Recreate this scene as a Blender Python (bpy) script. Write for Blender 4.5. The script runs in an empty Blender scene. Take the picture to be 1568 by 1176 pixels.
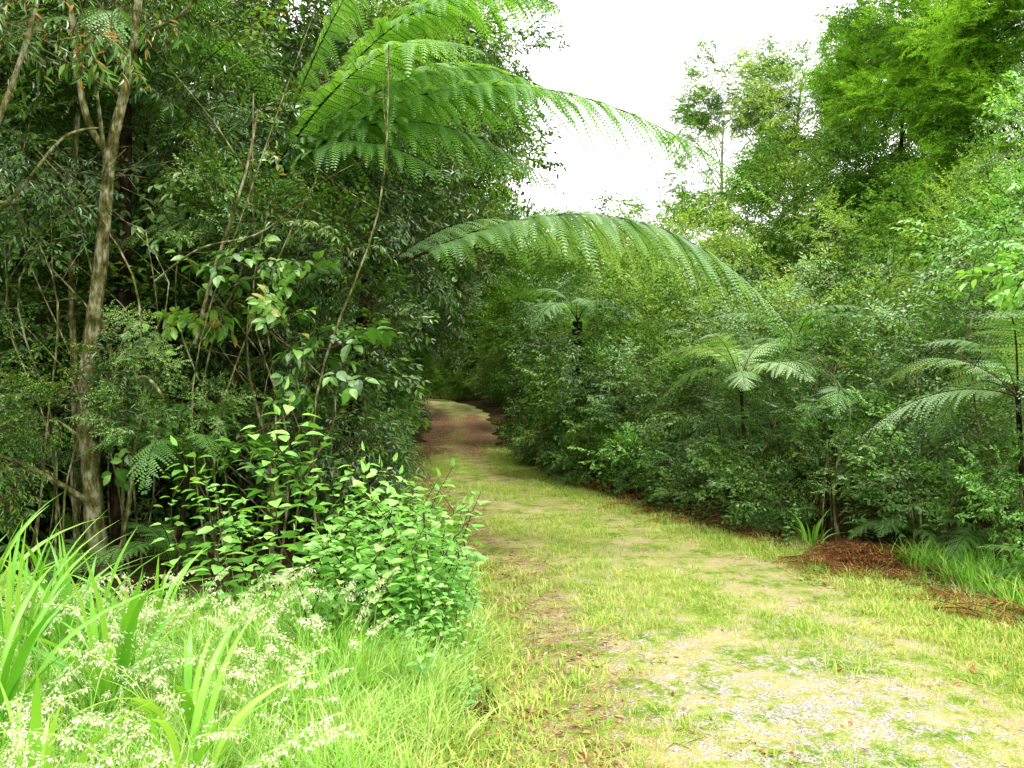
import bpy, math, random
import numpy as np
from mathutils import Vector, Euler
random.seed(11)
rng = np.random.default_rng(11)
scene = bpy.context.scene
R = random.uniform
V = Vector
UP = V((0, 0, 1))

# ------------------------------------------------------------ materials
def nn(nt, t, **kw):
    n = nt.nodes.new(t)
    for k, v in kw.items():
        setattr(n, k, v)
    return n

def newmat(name):
    m = bpy.data.materials.new(name); m.use_nodes = True
    m.node_tree.nodes.clear()
    return m, m.node_tree

def math_n(nt, op, a, b=None, clamp=False):
    n = nn(nt, 'ShaderNodeMath', operation=op); n.use_clamp = clamp
    for i, s in enumerate((a, b)):
        if s is None: continue
        if isinstance(s, (int, float)): n.inputs[i].default_value = s
        else: nt.links.new(s, n.inputs[i])
    return n.outputs[0]

def ramp(nt, fac, stops):
    r = nn(nt, 'ShaderNodeValToRGB'); e = r.color_ramp.elements
    while len(e) < len(stops): e.new(0.5)
    for i, (p, c) in enumerate(stops):
        e[i].position = p; e[i].color = (*c, 1)
    nt.links.new(fac, r.inputs[0])
    return r.outputs[0]

def noise(nt, scale, detail=3, rough=0.55, vec=None):
    n = nn(nt, 'ShaderNodeTexNoise'); n.inputs['Scale'].default_value = scale
    n.inputs['Detail'].default_value = detail; n.inputs['Roughness'].default_value = rough
    if vec is None:
        g = nn(nt, 'ShaderNodeNewGeometry'); vec = g.outputs['Position']
    nt.links.new(vec, n.inputs['Vector'])
    return n.outputs[0]

def leaf_mat(name, c0, c1, c2, trans=0.3, rough=0.35, gl=.35, dead=None):
    m, nt = newmat(name); L = nt.links
    at = nn(nt, 'ShaderNodeAttribute', attribute_name='lv')
    oi = nn(nt, 'ShaderNodeObjectInfo')
    v = math_n(nt, 'ADD', math_n(nt, 'MULTIPLY', at.outputs['Fac'], 0.62), math_n(nt, 'MULTIPLY', oi.outputs['Random'], 0.38))
    stops = [(0.15, c0), (0.5, c1), (0.85, c2)]
    if dead: stops += [(0.9, c2), (0.93, dead)]
    col = ramp(nt, v, stops)
    d = nn(nt, 'ShaderNodeBsdfDiffuse'); t = nn(nt, 'ShaderNodeBsdfTranslucent')
    L.new(col, d.inputs[0])
    mu = nn(nt, 'ShaderNodeMix', data_type='RGBA', blend_type='MULTIPLY'); mu.inputs[0].default_value = 1
    L.new(col, mu.inputs[6]); mu.inputs[7].default_value = (1.6, 1.5, 0.7, 1)
    L.new(mu.outputs[2], t.inputs[0])
    mx = nn(nt, 'ShaderNodeMixShader'); mx.inputs[0].default_value = trans
    L.new(d.outputs[0], mx.inputs[1]); L.new(t.outputs[0], mx.inputs[2])
    sh = mx.outputs[0]
    if gl > 0:
        g = nn(nt, 'ShaderNodeBsdfGlossy'); g.inputs['Roughness'].default_value = rough
        g.inputs[0].default_value = (.95, 1, .9, 1)
        fr = nn(nt, 'ShaderNodeFresnel'); fr.inputs[0].default_value = 1.38
        fm = math_n(nt, 'MINIMUM', math_n(nt, 'MULTIPLY', fr.outputs[0], gl), .12)
        mx2 = nn(nt, 'ShaderNodeMixShader'); L.new(fm, mx2.inputs[0])
        L.new(sh, mx2.inputs[1]); L.new(g.outputs[0], mx2.inputs[2]); sh = mx2.outputs[0]
    o = nn(nt, 'ShaderNodeOutputMaterial'); L.new(sh, o.inputs[0])
    return m

def bark_mat(name, c0, c1, c2):
    m, nt = newmat(name); L = nt.links
    g = nn(nt, 'ShaderNodeNewGeometry')
    mp = nn(nt, 'ShaderNodeMapping'); mp.inputs['Scale'].default_value = (1, 1, 0.35)
    L.new(g.outputs['Position'], mp.inputs[0])
    a = noise(nt, 26, 4, 0.7, mp.outputs[0]); b = noise(nt, 7, 2, 0.6)
    v = math_n(nt, 'ADD', math_n(nt, 'MULTIPLY', a, 0.6), math_n(nt, 'MULTIPLY', b, 0.4))
    col = ramp(nt, v, [(0.40, c0), (0.5, c1), (0.60, c2)])
    p = nn(nt, 'ShaderNodeBsdfDiffuse')
    L.new(col, p.inputs[0])
    bp = nn(nt, 'ShaderNodeBump'); bp.inputs['Strength'].default_value = 0.8; bp.inputs['Distance'].default_value = 0.02
    L.new(a, bp.inputs['Height']); L.new(bp.outputs[0], p.inputs['Normal'])
    o = nn(nt, 'ShaderNodeOutputMaterial'); L.new(p.outputs[0], o.inputs[0])
    return m

def plain(name, c):
    m, nt = newmat(name); d = nn(nt, 'ShaderNodeBsdfDiffuse')
    at = nn(nt, 'ShaderNodeObjectInfo')
    nt.links.new(ramp(nt, at.outputs['Random'], [(0, tuple(x * .6 for x in c)), (1, tuple(x * 1.4 for x in c))]), d.inputs[0])
    o = nn(nt, 'ShaderNodeOutputMaterial'); nt.links.new(d.outputs[0], o.inputs[0]); return m

M = {}
M['dark'] = leaf_mat('leaf_dark', (.014, .042, .005), (.038, .11, .010), (.12, .26, .026), .3, .33, .9, (.30, .17, .03))  # forest shade put into the colour: darkest of three leaf tones
M['mid'] = leaf_mat('leaf_mid', (.025, .08, .010), (.075, .20, .022), (.21, .40, .06), .3, .38, .8, (.34, .30, .05))  # middle tone between the shaded and the lit leaf copy
M['bright'] = leaf_mat('leaf_bright', (.12, .32, .05), (.22, .50, .09), (.36, .64, .16), .32, .4, .6)  # lit copy: stronger light put into the leaf colour
M['pale'] = leaf_mat('leaf_pale', (.08, .18, .03), (.20, .35, .06), (.42, .58, .16), .36, .5, 0)  # haze and overexposure of distant trees painted into a paler leaf
M['lime'] = leaf_mat('leaf_lime', (.07, .19, .012), (.17, .39, .026), (.32, .56, .06), .36, .5, 0)
M['far'] = leaf_mat('leaf_far', (.02, .065, .009), (.06, .155, .02), (.17, .33, .045), .28, .5, 0)
M['fern'] = leaf_mat('fern_leaf', (.06, .18, .03), (.12, .30, .045), (.20, .42, .07), .5, .45, .4)
M['fernpale'] = leaf_mat('fern_leaf_pale', (.14, .30, .10), (.22, .40, .14), (.32, .48, .17), .45, .45, .5)
M['blade'] = leaf_mat('blade_leaf', (.10, .32, .02), (.21, .47, .045), (.38, .60, .10), .35, .4, .5, (.5, .42, .12))
M['grass'] = leaf_mat('grass_leaf', (.22, .42, .07), (.38, .56, .14), (.58, .66, .28), .3, .5, 0)
M['shortgrass'] = leaf_mat('short_grass_leaf', (.16, .33, .04), (.34, .48, .085), (.62, .56, .22), .25, .6, 0)
M['seed'] = leaf_mat('seed_head_husk', (.55, .57, .40), (.66, .66, .50), (.76, .74, .62), .3, .6, 0)
M['litter'] = leaf_mat('dead_leaf', (.12, .045, .015), (.28, .13, .05), (.52, .35, .17), .1, .6, 0)
M['deadfern'] = leaf_mat('dead_fern_leaf', (.09, .03, .010), (.24, .095, .028), (.46, .24, .075), .1, .7, 0)
M['twig'] = plain('twig_bark', (.055, .04, .022))
M['bark'] = bark_mat('mossy_bark', (.03, .032, .010), (.11, .105, .035), (.30, .29, .19))
M['barkdark'] = bark_mat('dark_bark', (.008, .006, .004), (.02, .014, .009), (.05, .034, .02))
M['barkpale'] = bark_mat('pale_bark', (.10, .085, .06), (.20, .17, .13), (.36, .33, .28))

def ground_mat():
    m, nt = newmat('forest_floor'); L = nt.links
    a = noise(nt, 3, 3, .65); b = noise(nt, 28, 3, .7)
    v = math_n(nt, 'ADD', math_n(nt, 'MULTIPLY', a, .5), math_n(nt, 'MULTIPLY', b, .5))
    col = ramp(nt, v, [(.35, (.018, .013, .007)), (.5, (.05, .032, .016)), (.6, (.07, .08, .025)), (.7, (.13, .085, .04))])
    p = nn(nt, 'ShaderNodeBsdfDiffuse'); L.new(col, p.inputs[0])
    o = nn(nt, 'ShaderNodeOutputMaterial'); L.new(p.outputs[0], o.inputs[0])
    return m

def path_mat():
    m, nt = newmat('grassy_track'); L = nt.links
    gr = nn(nt, 'ShaderNodeAttribute', attribute_name='gravel')
    dk = nn(nt, 'ShaderNodeAttribute', attribute_name='dirt')
    a = noise(nt, 2.6, 4, .65); b = noise(nt, 13, 5, .8); c = noise(nt, 80, 3, .75)
    v = math_n(nt, 'ADD', math_n(nt, 'MULTIPLY', a, .5), math_n(nt, 'ADD', math_n(nt, 'MULTIPLY', b, .35), math_n(nt, 'MULTIPLY', c, .15)))
    grass = ramp(nt, v, [(.38, (.10, .22, .028)), (.45, (.27, .38, .06)), (.50, (.48, .48, .16)), (.55, (.61, .50, .27)), (.62, (.68, .56, .36))])
    earth = ramp(nt, math_n(nt, 'ADD', math_n(nt, 'MULTIPLY', b, .5), math_n(nt, 'MULTIPLY', c, .5)), [(.40, (.07, .035, .02)), (.5, (.24, .13, .07)), (.60, (.52, .34, .21))])
    stone = ramp(nt, c, [(.40, (.22, .17, .15)), (.5, (.56, .49, .46)), (.58, (.80, .74, .73))])
    m1 = nn(nt, 'ShaderNodeMix', data_type='RGBA')
    f1 = math_n(nt, 'ADD', dk.outputs['Fac'], math_n(nt, 'MULTIPLY', math_n(nt, 'SUBTRACT', b, .5), 4.0))
    f1 = math_n(nt, 'MULTIPLY', math_n(nt, 'SUBTRACT', f1, .42), 2.0, True)
    L.new(f1, m1.inputs[0]); L.new(grass, m1.inputs[6]); L.new(earth, m1.inputs[7])
    m2 = nn(nt, 'ShaderNodeMix', data_type='RGBA')
    f2 = math_n(nt, 'ADD', gr.outputs['Fac'], math_n(nt, 'MULTIPLY', math_n(nt, 'SUBTRACT', b, .5), 4.5))
    f2 = math_n(nt, 'MULTIPLY', math_n(nt, 'SUBTRACT', f2, .5), 2.0, True)
    L.new(f2, m2.inputs[0]); L.new(m1.outputs[2], m2.inputs[6]); L.new(stone, m2.inputs[7])
    p = nn(nt, 'ShaderNodeBsdfDiffuse')
    L.new(m2.outputs[2], p.inputs[0])
    bp = nn(nt, 'ShaderNodeBump'); bp.inputs['Strength'].default_value = 1; bp.inputs['Distance'].default_value = .035
    L.new(math_n(nt, 'ADD', b, c), bp.inputs['Height']); L.new(bp.outputs[0], p.inputs['Normal'])
    o = nn(nt, 'ShaderNodeOutputMaterial'); L.new(p.outputs[0], o.inputs[0])
    return m

# ------------------------------------------------------------ mesh buffer
class Buf:
    def __init__(s): s.v = []; s.f = []; s.m = []; s.lv = []
    def add(s, vs, fs, mi, lv):
        o = len(s.v); s.v += [tuple(p) for p in vs]; s.lv += [lv] * len(vs)
        for f in fs: s.f.append(tuple(i + o for i in f)); s.m.append(mi)
    def addbuf(s, b, loc, rot, sc):
        o = len(s.v); A = np.array(Euler(rot).to_matrix()) * sc
        s.v += [tuple(p) for p in (np.array(b.v) @ A.T + np.array(loc)).tolist()]
        s.lv += b.lv; s.m += b.m; s.f += [tuple(i + o for i in f) for f in b.f]
    def mesh(s, name, mats, smooth=False):
        me = bpy.data.meshes.new(name); me.from_pydata(s.v, [], s.f)
        for x in mats: me.materials.append(x)
        me.polygons.foreach_set('material_index', s.m)
        if smooth: me.polygons.foreach_set('use_smooth', [True] * len(s.f))
        a = me.attributes.new('lv', 'FLOAT', 'POINT'); a.data.foreach_set('value', s.lv)
        me.update(); return me

def leaf(b, p, d, n, L, W, lv, detail=1, curl=.25, fold=.12, mi=0):
    d = d.normalized(); s = d.cross(n)
    if s.length < 1e-4: s = V((0, 1, 0))
    s.normalize(); n = s.cross(d)
    def q(t, w, u=0): return p + d * (L * t) - n * (curl * L * t * t) + s * (w * W * .5) + n * (abs(w) * fold * W)
    if detail == 0:
        b.add([q(0, 0), q(.45, -1), q(1, 0), q(.45, 1)], [(0, 1, 2, 3)], mi, lv)
    elif detail == 1:
        b.add([q(0, 0), q(.3, -.9), q(.65, -.8), q(1, 0), q(.65, .8), q(.3, .9)],
              [(0, 1, 2, 3), (3, 4, 5, 0)], mi, lv)
    else:
        b.add([q(0, 0), q(.15, -.6), q(.4, -1), q(.7, -.75), q(1, 0), q(.7, .75), q(.4, 1), q(.15, .6), q(.4, 0), q(.7, 0)],
              [(0, 1, 2, 8), (8, 2, 3, 9), (9, 3, 4), (9, 4, 5), (8, 9, 5, 6), (0, 8, 6, 7)], mi, lv)

def tube(b, pts, rad, sides=6, mi=1, lv=.5, wob=0.0):
    pts = [V(p) for p in pts]; n = len(pts); vs = []
    for i, p in enumerate(pts):
        t = (pts[min(i + 1, n - 1)] - pts[max(i - 1, 0)]).normalized()
        a = t.cross(V((0.3, 1, 0.1))).normalized(); c = t.cross(a)
        for k in range(sides):
            th = 2 * math.pi * k / sides; r = rad[i] * (1 + R(-wob, wob))
            vs.append(p + a * math.cos(th) * r + c * math.sin(th) * r)
    fs = [(i * sides + k, i * sides + (k + 1) % sides, (i + 1) * sides + (k + 1) % sides, (i + 1) * sides + k)
          for i in range(n - 1) for k in range(sides)]
    b.add(vs, fs, mi, lv)

def smooth_pts(pts, k=6):
    pts = [V(p) for p in pts]; out = []
    P = [pts[0]] + pts + [pts[-1]]
    for i in range(1, len(P) - 2):
        for j in range(k):
            t = j / k; a, b_, c, d = P[i - 1], P[i], P[i + 1], P[i + 2]
            out.append(.5 * ((2 * b_) + (c - a) * t + (2 * a - 5 * b_ + 4 * c - d) * t * t + (3 * b_ - a - 3 * c + d) * t ** 3))
    out.append(pts[-1]); return out

# ------------------------------------------------------------ sprays (grow along +X, faces +Z)
def spray(b, length, n, L, W, droop=.2, sides=4, detail=1, curl=.25, ang=(35, 70), jit=.45):
    def axis(p0, d0, l, m):
        pts = [p0]; d = d0.copy()
        for i in range(m):
            d = (d + V((R(-.15, .15), R(-.15, .15), R(-.12, .12) - droop / m))).normalized()
            pts.append(pts[-1] + d * (l / m))
        return pts
    def leaves(pts, cnt):
        seg = len(pts) - 1
        for i in range(cnt):
            t = (i + .8) / cnt * seg; k = min(int(t), seg - 1)
            p = pts[k].lerp(pts[k + 1], t - k); d = (pts[k + 1] - pts[k]).normalized()
            side = d.cross(UP).normalized() * (1 if i % 2 else -1)
            a = math.radians(R(*ang))
            dr = d * math.cos(a) + side * math.sin(a) + V((0, 0, R(-jit, jit) - droop * .5))
            nrm = UP + V((R(-jit, jit), R(-jit, jit), 0))
            s = R(.6, 1.2)
            leaf(b, p, dr, nrm, L * s, W * s, random.random(), detail, curl * R(.3, 1.6))
        d = (pts[-1] - pts[-2]).normalized()
        leaf(b, pts[-1], d, UP, L * .8, W * .8, random.random(), detail, curl)
    main = axis(V((0, 0, 0)), V((1, 0, .15)), length, 4)
    tube(b, main, [.006 * (1 - i / 5.5) for i in range(5)], 3, 1)
    per = max(2, n // (sides + 1))
    leaves(main[1:], per + 1)
    for i in range(sides):
        t = (i + .6) / sides * 3.4; k = int(t); p = main[k].lerp(main[k + 1], t - k)
        sg = 1 if i % 2 else -1; a = math.radians(R(30, 65))
        d = V((math.cos(a), sg * math.sin(a), R(-.35, .45)))
        l = length * R(.35, .6) * (1 - .3 * i / sides)
        ax = axis(p, d, l, 2)
        if detail > 0: tube(b, [ax[0], ax[-1]], [.003, .0015], 3, 1)
        leaves(ax, per)

def frond_mesh(b, P0, P1, P2, W, npin=30, pstep=.02, droop=.35, rach=.012, mi=0, start=.12, plen=.075):
    P0, P1, P2 = V(P0), V(P1), V(P2)
    def bz(t): return P0 * (1 - t) ** 2 + P1 * (2 * t * (1 - t)) + P2 * t * t
    def tg(t): return ((P1 - P0) * (1 - t) + (P2 - P1) * t).normalized()
    tube(b, [bz(i / 14) for i in range(15)], [rach * (1 - i / 15.5) + .001 for i in range(15)], 5, 1)
    for i in range(npin):
        t = start + (1 - start) * (i + R(.1, .5)) / npin
        c = bz(t); T = tg(t); S = T.cross(UP).normalized()
        tt = (t - start) / (1 - start)
        w = W * min(1, .45 + 1.6 * tt) * min(1, (1 - tt) * 2.6 + .03) ** .8
        for sg in (-1, 1):
            f = math.radians(R(12, 32) + 25 * tt)
            D = (S * sg * math.cos(f) + T * math.sin(f) + V((0, 0, R(-.22, .10)))).normalized()
            ww = w * R(.78, 1.08); lv = R(.05, .95); dr = droop * R(.5, 1.5)
            m = max(4, int(ww / pstep))
            N = S.cross(T); N = N if N.z > 0 else -N
            vs = []; fs = []
            for j in range(m):
                s = (j + .5) / m
                q = c + D * (ww * s) - UP * (dr * ww * s * s)
                dd = (D - UP * (2 * dr * s)).normalized()
                E = dd.cross(N).normalized()
                pl = plen * (W / .45) * (1 - s) ** .55 * (.75 + .25 * min(1, ww / W)) * R(.85, 1.1)
                hw = ww / m * .42
                for e in (-1, 1):
                    tip = q + E * e * pl + dd * pl * .35 - N * pl * .18
                    o = len(vs); vs += [q - dd * hw, tip - dd * hw * .3, tip + dd * hw * .3, q + dd * hw]
                    fs.append((o, o + 1, o + 2, o + 3))
            b.add(vs, fs, mi, lv)
            q1 = c + D * ww * .5 - UP * (dr * ww * .25); q2 = c + D * ww - UP * (dr * ww)
            tube(b, [c, q1, q2], [rach * .28, rach * .2, .0008], 3, 1)

def make_coll(name, gen, count, mats):
    col = bpy.data.collections.new(name)
    for i in range(count):
        b = Buf(); gen(b)
        ob = bpy.data.objects.new('%s_%02d' % (name, i), b.mesh(name, mats)); col.objects.link(ob)
    return col, count

K = {}; NOM = {}
def sp(name, mat, cnt, r0, ns, *a, **k):
    """leaf clumps: ns sprays radiating from a clump centre, biased to +X"""
    base = []
    for i in range(5):
        b = Buf(); spray(b, *a, **k); base.append(b)
    def gen(B):
        for i in range(ns):
            d = V((random.gauss(0, 1), random.gauss(0, 1), random.gauss(0, 1))).normalized(); r = R(.1, 1) ** .5 * r0
            o = d * .9 + V((.7, 0, .15)) + V((random.gauss(0, .3), random.gauss(0, .3), random.gauss(0, .2)))
            yaw = math.atan2(o.y, o.x); pit = math.atan2(o.z, math.hypot(o.x, o.y)) * .75 - .15
            B.addbuf(random.choice(base), (d.x * r, d.y * r, d.z * r * .75), (random.gauss(0, .4), -pit, yaw), R(.75, 1.2))
    K[name] = make_coll(name, gen, cnt, [M[mat], M['twig']]); NOM[name] = r0
sp('broad_dark', 'dark', 4, .42, 20, .5, 34, .072, .034, .25, 5, 1)
sp('lance_dark', 'dark', 4, .42, 18, .55, 44, .085, .022, .5, 5, 1, .35)
sp('fine_dark', 'dark', 4, .42, 20, .45, 80, .036, .016, .2, 7, 0)
sp('broad_mid', 'mid', 4, .42, 19, .5, 34, .072, .037, .2, 5, 1)
sp('fine_mid', 'mid', 4, .42, 20, .45, 84, .036, .017, .1, 7, 0)
sp('big_mid', 'mid', 4, .42, 14, .45, 22, .11, .055, .25, 4, 1)
sp('large_mid', 'mid', 4, .26, 5, .4, 11, .15, .085, .3, 2, 2, .3, (30, 70), .5)
sp('large_bright', 'bright', 4, .24, 5, .4, 12, .13, .065, .2, 2, 2, .3)
sp('broad_bright', 'bright', 4, .32, 11, .42, 26, .075, .04, .1, 4, 1)
sp('fine_pale', 'pale', 4, .6, 18, .7, 80, .065, .032, .1, 7, 0)
sp('fluffy_lime', 'lime', 4, .65, 22, .6, 120, .08, .018, .1, 9, 0, .2, (20, 50), .6)
sp('far_mid', 'far', 4, .75, 20, .85, 80, .095, .05, .2, 7, 0)

def tuft(b, n, h, w, spread, lean=.6, mi=0, seg=3, cx=0, cy=0):
    for i in range(n):
        a = R(0, 6.283); r = spread * math.sqrt(random.random())
        p = V((cx + r * math.cos(a), cy + r * math.sin(a), -.01)); a2 = a + R(-1, 1)
        out = V((math.cos(a2), math.sin(a2), 0)); H = h * R(.45, 1.1); ln = lean * R(.2, 1.3)
        s = V((-out.y, out.x, 0)); s = (s + out * R(-.5, .5)).normalized()
        vs = []
        for k in range(seg + 1):
            t = k / seg; c = p + UP * (H * (t - .35 * ln * t * t)) + out * (H * ln * t * t)
            ww = w * (1 - t ** 2 * .98) * .5
            if k < seg: vs += [c - s * ww, c + s * ww]
            else: vs.append(c)
        fs = [(2 * k, 2 * k + 1, 2 * k + 3, 2 * k + 2) for k in range(seg - 1)] + [(2 * seg - 2, 2 * seg - 1, 2 * seg)]
        b.add(vs, fs, mi, random.random())
def patch(b, nt_, pr_, *a, **k):
    for i in range(nt_):
        an = R(0, 6.28); r = pr_ * math.sqrt(random.random()); tuft(b, *a, cx=r * math.cos(an), cy=r * math.sin(an), **k)
K['short'] = make_coll('short_grass_patch', lambda b: patch(b, 4, .16, 18, .07, .005, .07, .9, seg=2), 6, [M['shortgrass']])
K['tall'] = make_coll('tall_grass_patch', lambda b: patch(b, 5, .2, 18, .30, .0065, .09, .9), 6, [M['grass']])
K['tallgreen'] = make_coll('tall_green_tufts', lambda b: tuft(b, 22, .34, .011, .07, .8), 4, [M['blade']])
def seedhead(b):
    H = R(.45, .7); out = V((R(-1, 1), R(-1, 1), 0)).normalized()
    pts = [UP * (H * t - H * .25 * t ** 3) + out * (H * .5 * t ** 2.5) for t in [i / 9 for i in range(10)]]
    tube(b, pts, [.0018] * 10, 3, 1)
    for i in range(80):
        t = R(6.2, 8.99); k = int(t); p = pts[k].lerp(pts[k + 1], t - k)
        d = V((R(-1, 1), R(-1, 1), R(-.8, .5))).normalized()
        q = p + d * R(0.0, .018) * (9.4 - t) ** .6
        leaf(b, q, d + UP * -.3, V((R(-1, 1), R(-1, 1), 1)), .015, .007, random.random(), 0)
K['seed'] = make_coll('seed_heads', seedhead, 5, [M['seed'], M['grass']])
def litter(b):
    for i in range(9):
        a = R(0, 6.28); s = R(.4, 1.2)
        leaf(b, V((R(-.15, .15), R(-.15, .15), R(.002, .015))), V((math.cos(a), math.sin(a), R(-.1, .2))),
             V((R(-.3, .3), R(-.3, .3), 1)), .06 * s, .02 * s, random.random(), 1, R(-.2, .3))
    for i in range(3):
        a = R(0, 6.28); p = V((R(-.15, .15), R(-.15, .15), .008)); q = p + V((math.cos(a), math.sin(a), .05)) * R(.06, .16)
        tube(b, [p, q], [.002, .001], 3, 1)
K['litter'] = make_coll('leaf_litter', litter, 5, [M['litter'], M['twig']])
def deadf(b):
    frond_mesh(b, (-.25, 0, 0), (0, 0, .12), (.3, R(-.05, .05), .0), .12, 14, .018, .3, .003, 0, .02, .04)
K['deadfern'] = make_coll('dead_fronds', deadf, 4, [M['deadfern'], M['twig']])
def sapl(b):   # upright herb: stem with opposite leaves, grows +Z
    H = R(.5, .75); pts = [V((R(-.02, .02) * i, R(-.02, .02) * i, H * i / 6)) for i in range(7)]
    tube(b, pts, [.005 - .0006 * i for i in range(7)], 4, 1)
    for i in range(20):
        t = .6 + i / 20 * 5.3; k = int(t); p = pts[k].lerp(pts[min(k + 1, 6)], t - k)
        for sg in (0, math.pi):
            a = i * 1.6 + sg + R(-.3, .3); d = V((math.cos(a), math.sin(a), R(-.1, .6)))
            s = R(.6, 1.1) * (1 - .4 * i / 20)
            leaf(b, p + d * R(.01, .05), d, UP + V((R(-.4, .4), R(-.4, .4), 0)), .10 * s, .065 * s, random.random(), 2, .3)
    leaf(b, pts[-1], V((R(-.5, .5), R(-.5, .5), 1)), V((1, 0, .2)), .05, .025, .8, 1)
K['sapling'] = make_coll('leafy_stems', sapl, 5, [M['bright'], M['twig']])
K['saplingmid'] = make_coll('leafy_stems_mid', sapl, 4, [M['mid'], M['twig']])
def gfr(b):
    frond_mesh(b, (0, 0, 0), (.45, 0, .45 * R(.5, 1.2)), (1.0, R(-.15, .15), R(-.3, .1)), .25, 34, .02, .25, .006, 0, .10, .045)
K['frond'] = make_coll('fern_fronds', gfr, 6, [M['fern'], M['barkdark']])
K['frondpale'] = make_coll('fern_fronds_pale', gfr, 6, [M['fernpale'], M['twig']])

# ------------------------------------------------------------ instancing
def gn_group(key):
    name = 'scatter_' + key
    if name in bpy.data.node_groups: return bpy.data.node_groups[name]
    g = bpy.data.node_groups.new(name, 'GeometryNodeTree')
    g.interface.new_socket('Geometry', in_out='INPUT', socket_type='NodeSocketGeometry')
    g.interface.new_socket('Geometry', in_out='OUTPUT', socket_type='NodeSocketGeometry')
    i = g.nodes.new('NodeGroupInput'); o = g.nodes.new('NodeGroupOutput')
    ci = g.nodes.new('GeometryNodeCollectionInfo'); ci.inputs['Collection'].default_value = K[key][0]
    ci.inputs['Separate Children'].default_value = True; ci.inputs['Reset Children'].default_value = True
    ip = g.nodes.new('GeometryNodeInstanceOnPoints'); ip.inputs['Pick Instance'].default_value = True
    def at(n, t):
        a = g.nodes.new('GeometryNodeInputNamedAttribute'); a.data_type = t; a.inputs['Name'].default_value = n
        return a.outputs['Attribute']
    er = g.nodes.new('FunctionNodeEulerToRotation'); g.links.new(at('rot', 'FLOAT_VECTOR'), er.inputs[0])
    g.links.new(i.outputs[0], ip.inputs['Points']); g.links.new(ci.outputs[0], ip.inputs['Instance'])
    g.links.new(at('idx', 'INT'), ip.inputs['Instance Index']); g.links.new(er.outputs[0], ip.inputs['Rotation'])
    g.links.new(at('scl', 'FLOAT'), ip.inputs['Scale']); g.links.new(ip.outputs[0], o.inputs[0])
    return g

NINST = 0
def scatter(name, key, pos, rot, scl, parent=None):
    global NINST
    pos = np.asarray(pos, dtype=np.float32); n = len(pos); NINST += n
    me = bpy.data.meshes.new(name); me.vertices.add(n); me.vertices.foreach_set('co', pos.ravel())
    a = me.attributes.new('rot', 'FLOAT_VECTOR', 'POINT'); a.data.foreach_set('vector', np.asarray(rot, dtype=np.float32).ravel())
    a = me.attributes.new('scl', 'FLOAT', 'POINT'); a.data.foreach_set('value', np.asarray(scl, dtype=np.float32))
    a = me.attributes.new('idx', 'INT', 'POINT'); a.data.foreach_set('value', rng.integers(0, K[key][1], n).astype(np.int32))
    me.update()
    ob = bpy.data.objects.new(name, me); scene.collection.objects.link(ob)
    md = ob.modifiers.new('scatter', 'NODES'); md.node_group = gn_group(key)
    if parent: ob.parent = parent
    return ob

def empty(name, loc=(0, 0, 0)):
    e = bpy.data.objects.new(name, None); e.empty_display_size = .2; scene.collection.objects.link(e); return e
def meshobj(name, b, mats, parent=None, smooth=False):
    ob = bpy.data.objects.new(name, b.mesh(name, mats, smooth)); scene.collection.objects.link(ob)
    if parent: ob.parent = parent
    return ob

# ------------------------------------------------------------ terrain
LY = [-30, 2, 5, 6, 9, 13, 18, 27, 43, 60]
LX = [-7, -6, -4.5, -2.6, -1.7, -2.5, -3.1, -3.5, -3.0, -6]
RY = [-30, 3, 5.5, 7.4, 9.2, 12, 15.4, 19, 27, 43, 60]
RX = [5, 4.2, 3.5, 2.9, 2.3, 1.4, .4, .1, .2, .6, -2]
PLX = ([-8, 3.3, 4.7, 6.25, 7.4, 10.2, 12.8, 17.4, 25, 31, 38, 62], [-.6, -.25, -.15, -.33, -.57, -1.2, -1.9, -2.3, -2.6, -3.3, -5.8, -15])
PRX = ([-8, 3.3, 4.7, 6.05, 7.4, 9.2, 12, 15.4, 19, 25, 31, 38, 62], [3.6, 3.2, 3.1, 3.0, 2.5, 1.75, .85, 0, -.35, -.5, -1.1, -3.4, -12])
def sst(a, b, x): t = np.clip((x - a) / (b - a), 0, 1); return t * t * (3 - 2 * t)
def hgt(x, y):
    x = np.asarray(x, float); y = np.asarray(y, float)
    h = .85 * sst(20, 38, y) + 3 * sst(44, 120, y)
    h = h + 9 * sst(2.8, 10, np.interp(y, LY, LX) - x) * (1 - .7 * sst(60, 200, y)) * (1 - .9 * sst(30, 36, y))  # added hill behind the left trees, plugs sky gaps and darkens the background
    h = h + 4 * sst(3, 16, x - np.interp(y, RY, RX))  # added lower bank on the right, same dark backing
    pl, pr = np.interp(y, *PLX), np.interp(y, *PRX)
    off = np.maximum(pl - x, x - pr)
    h = h + .10 * sst(0.1, 1.2, off) + .05 * sst(.2, 1, off) * (np.sin(x * 2.3 + 1) * np.cos(y * 1.9))
    return h
def H(x, y): return float(hgt(x, y))

u = np.linspace(-1, 1, 300); gx = 9 * u + 500 * np.sign(u) * np.abs(u) ** 7
gy = 14 + 16 * u + 560 * np.sign(u) * np.abs(u) ** 7
X, Y = np.meshgrid(gx, gy); Z = hgt(X, Y)
n = 300; idx = np.arange(n * n).reshape(n, n)
fs = np.stack([idx[:-1, :-1], idx[:-1, 1:], idx[1:, 1:], idx[1:, :-1]], -1).reshape(-1, 4)
me = bpy.data.meshes.new('ground'); me.from_pydata(np.stack([X, Y, Z], -1).reshape(-1, 3).tolist(), [], fs.tolist())
me.polygons.foreach_set('use_smooth', [True] * len(me.polygons)); me.materials.append(ground_mat())
scene.collection.objects.link(bpy.data.objects.new('ground', me))

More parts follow.
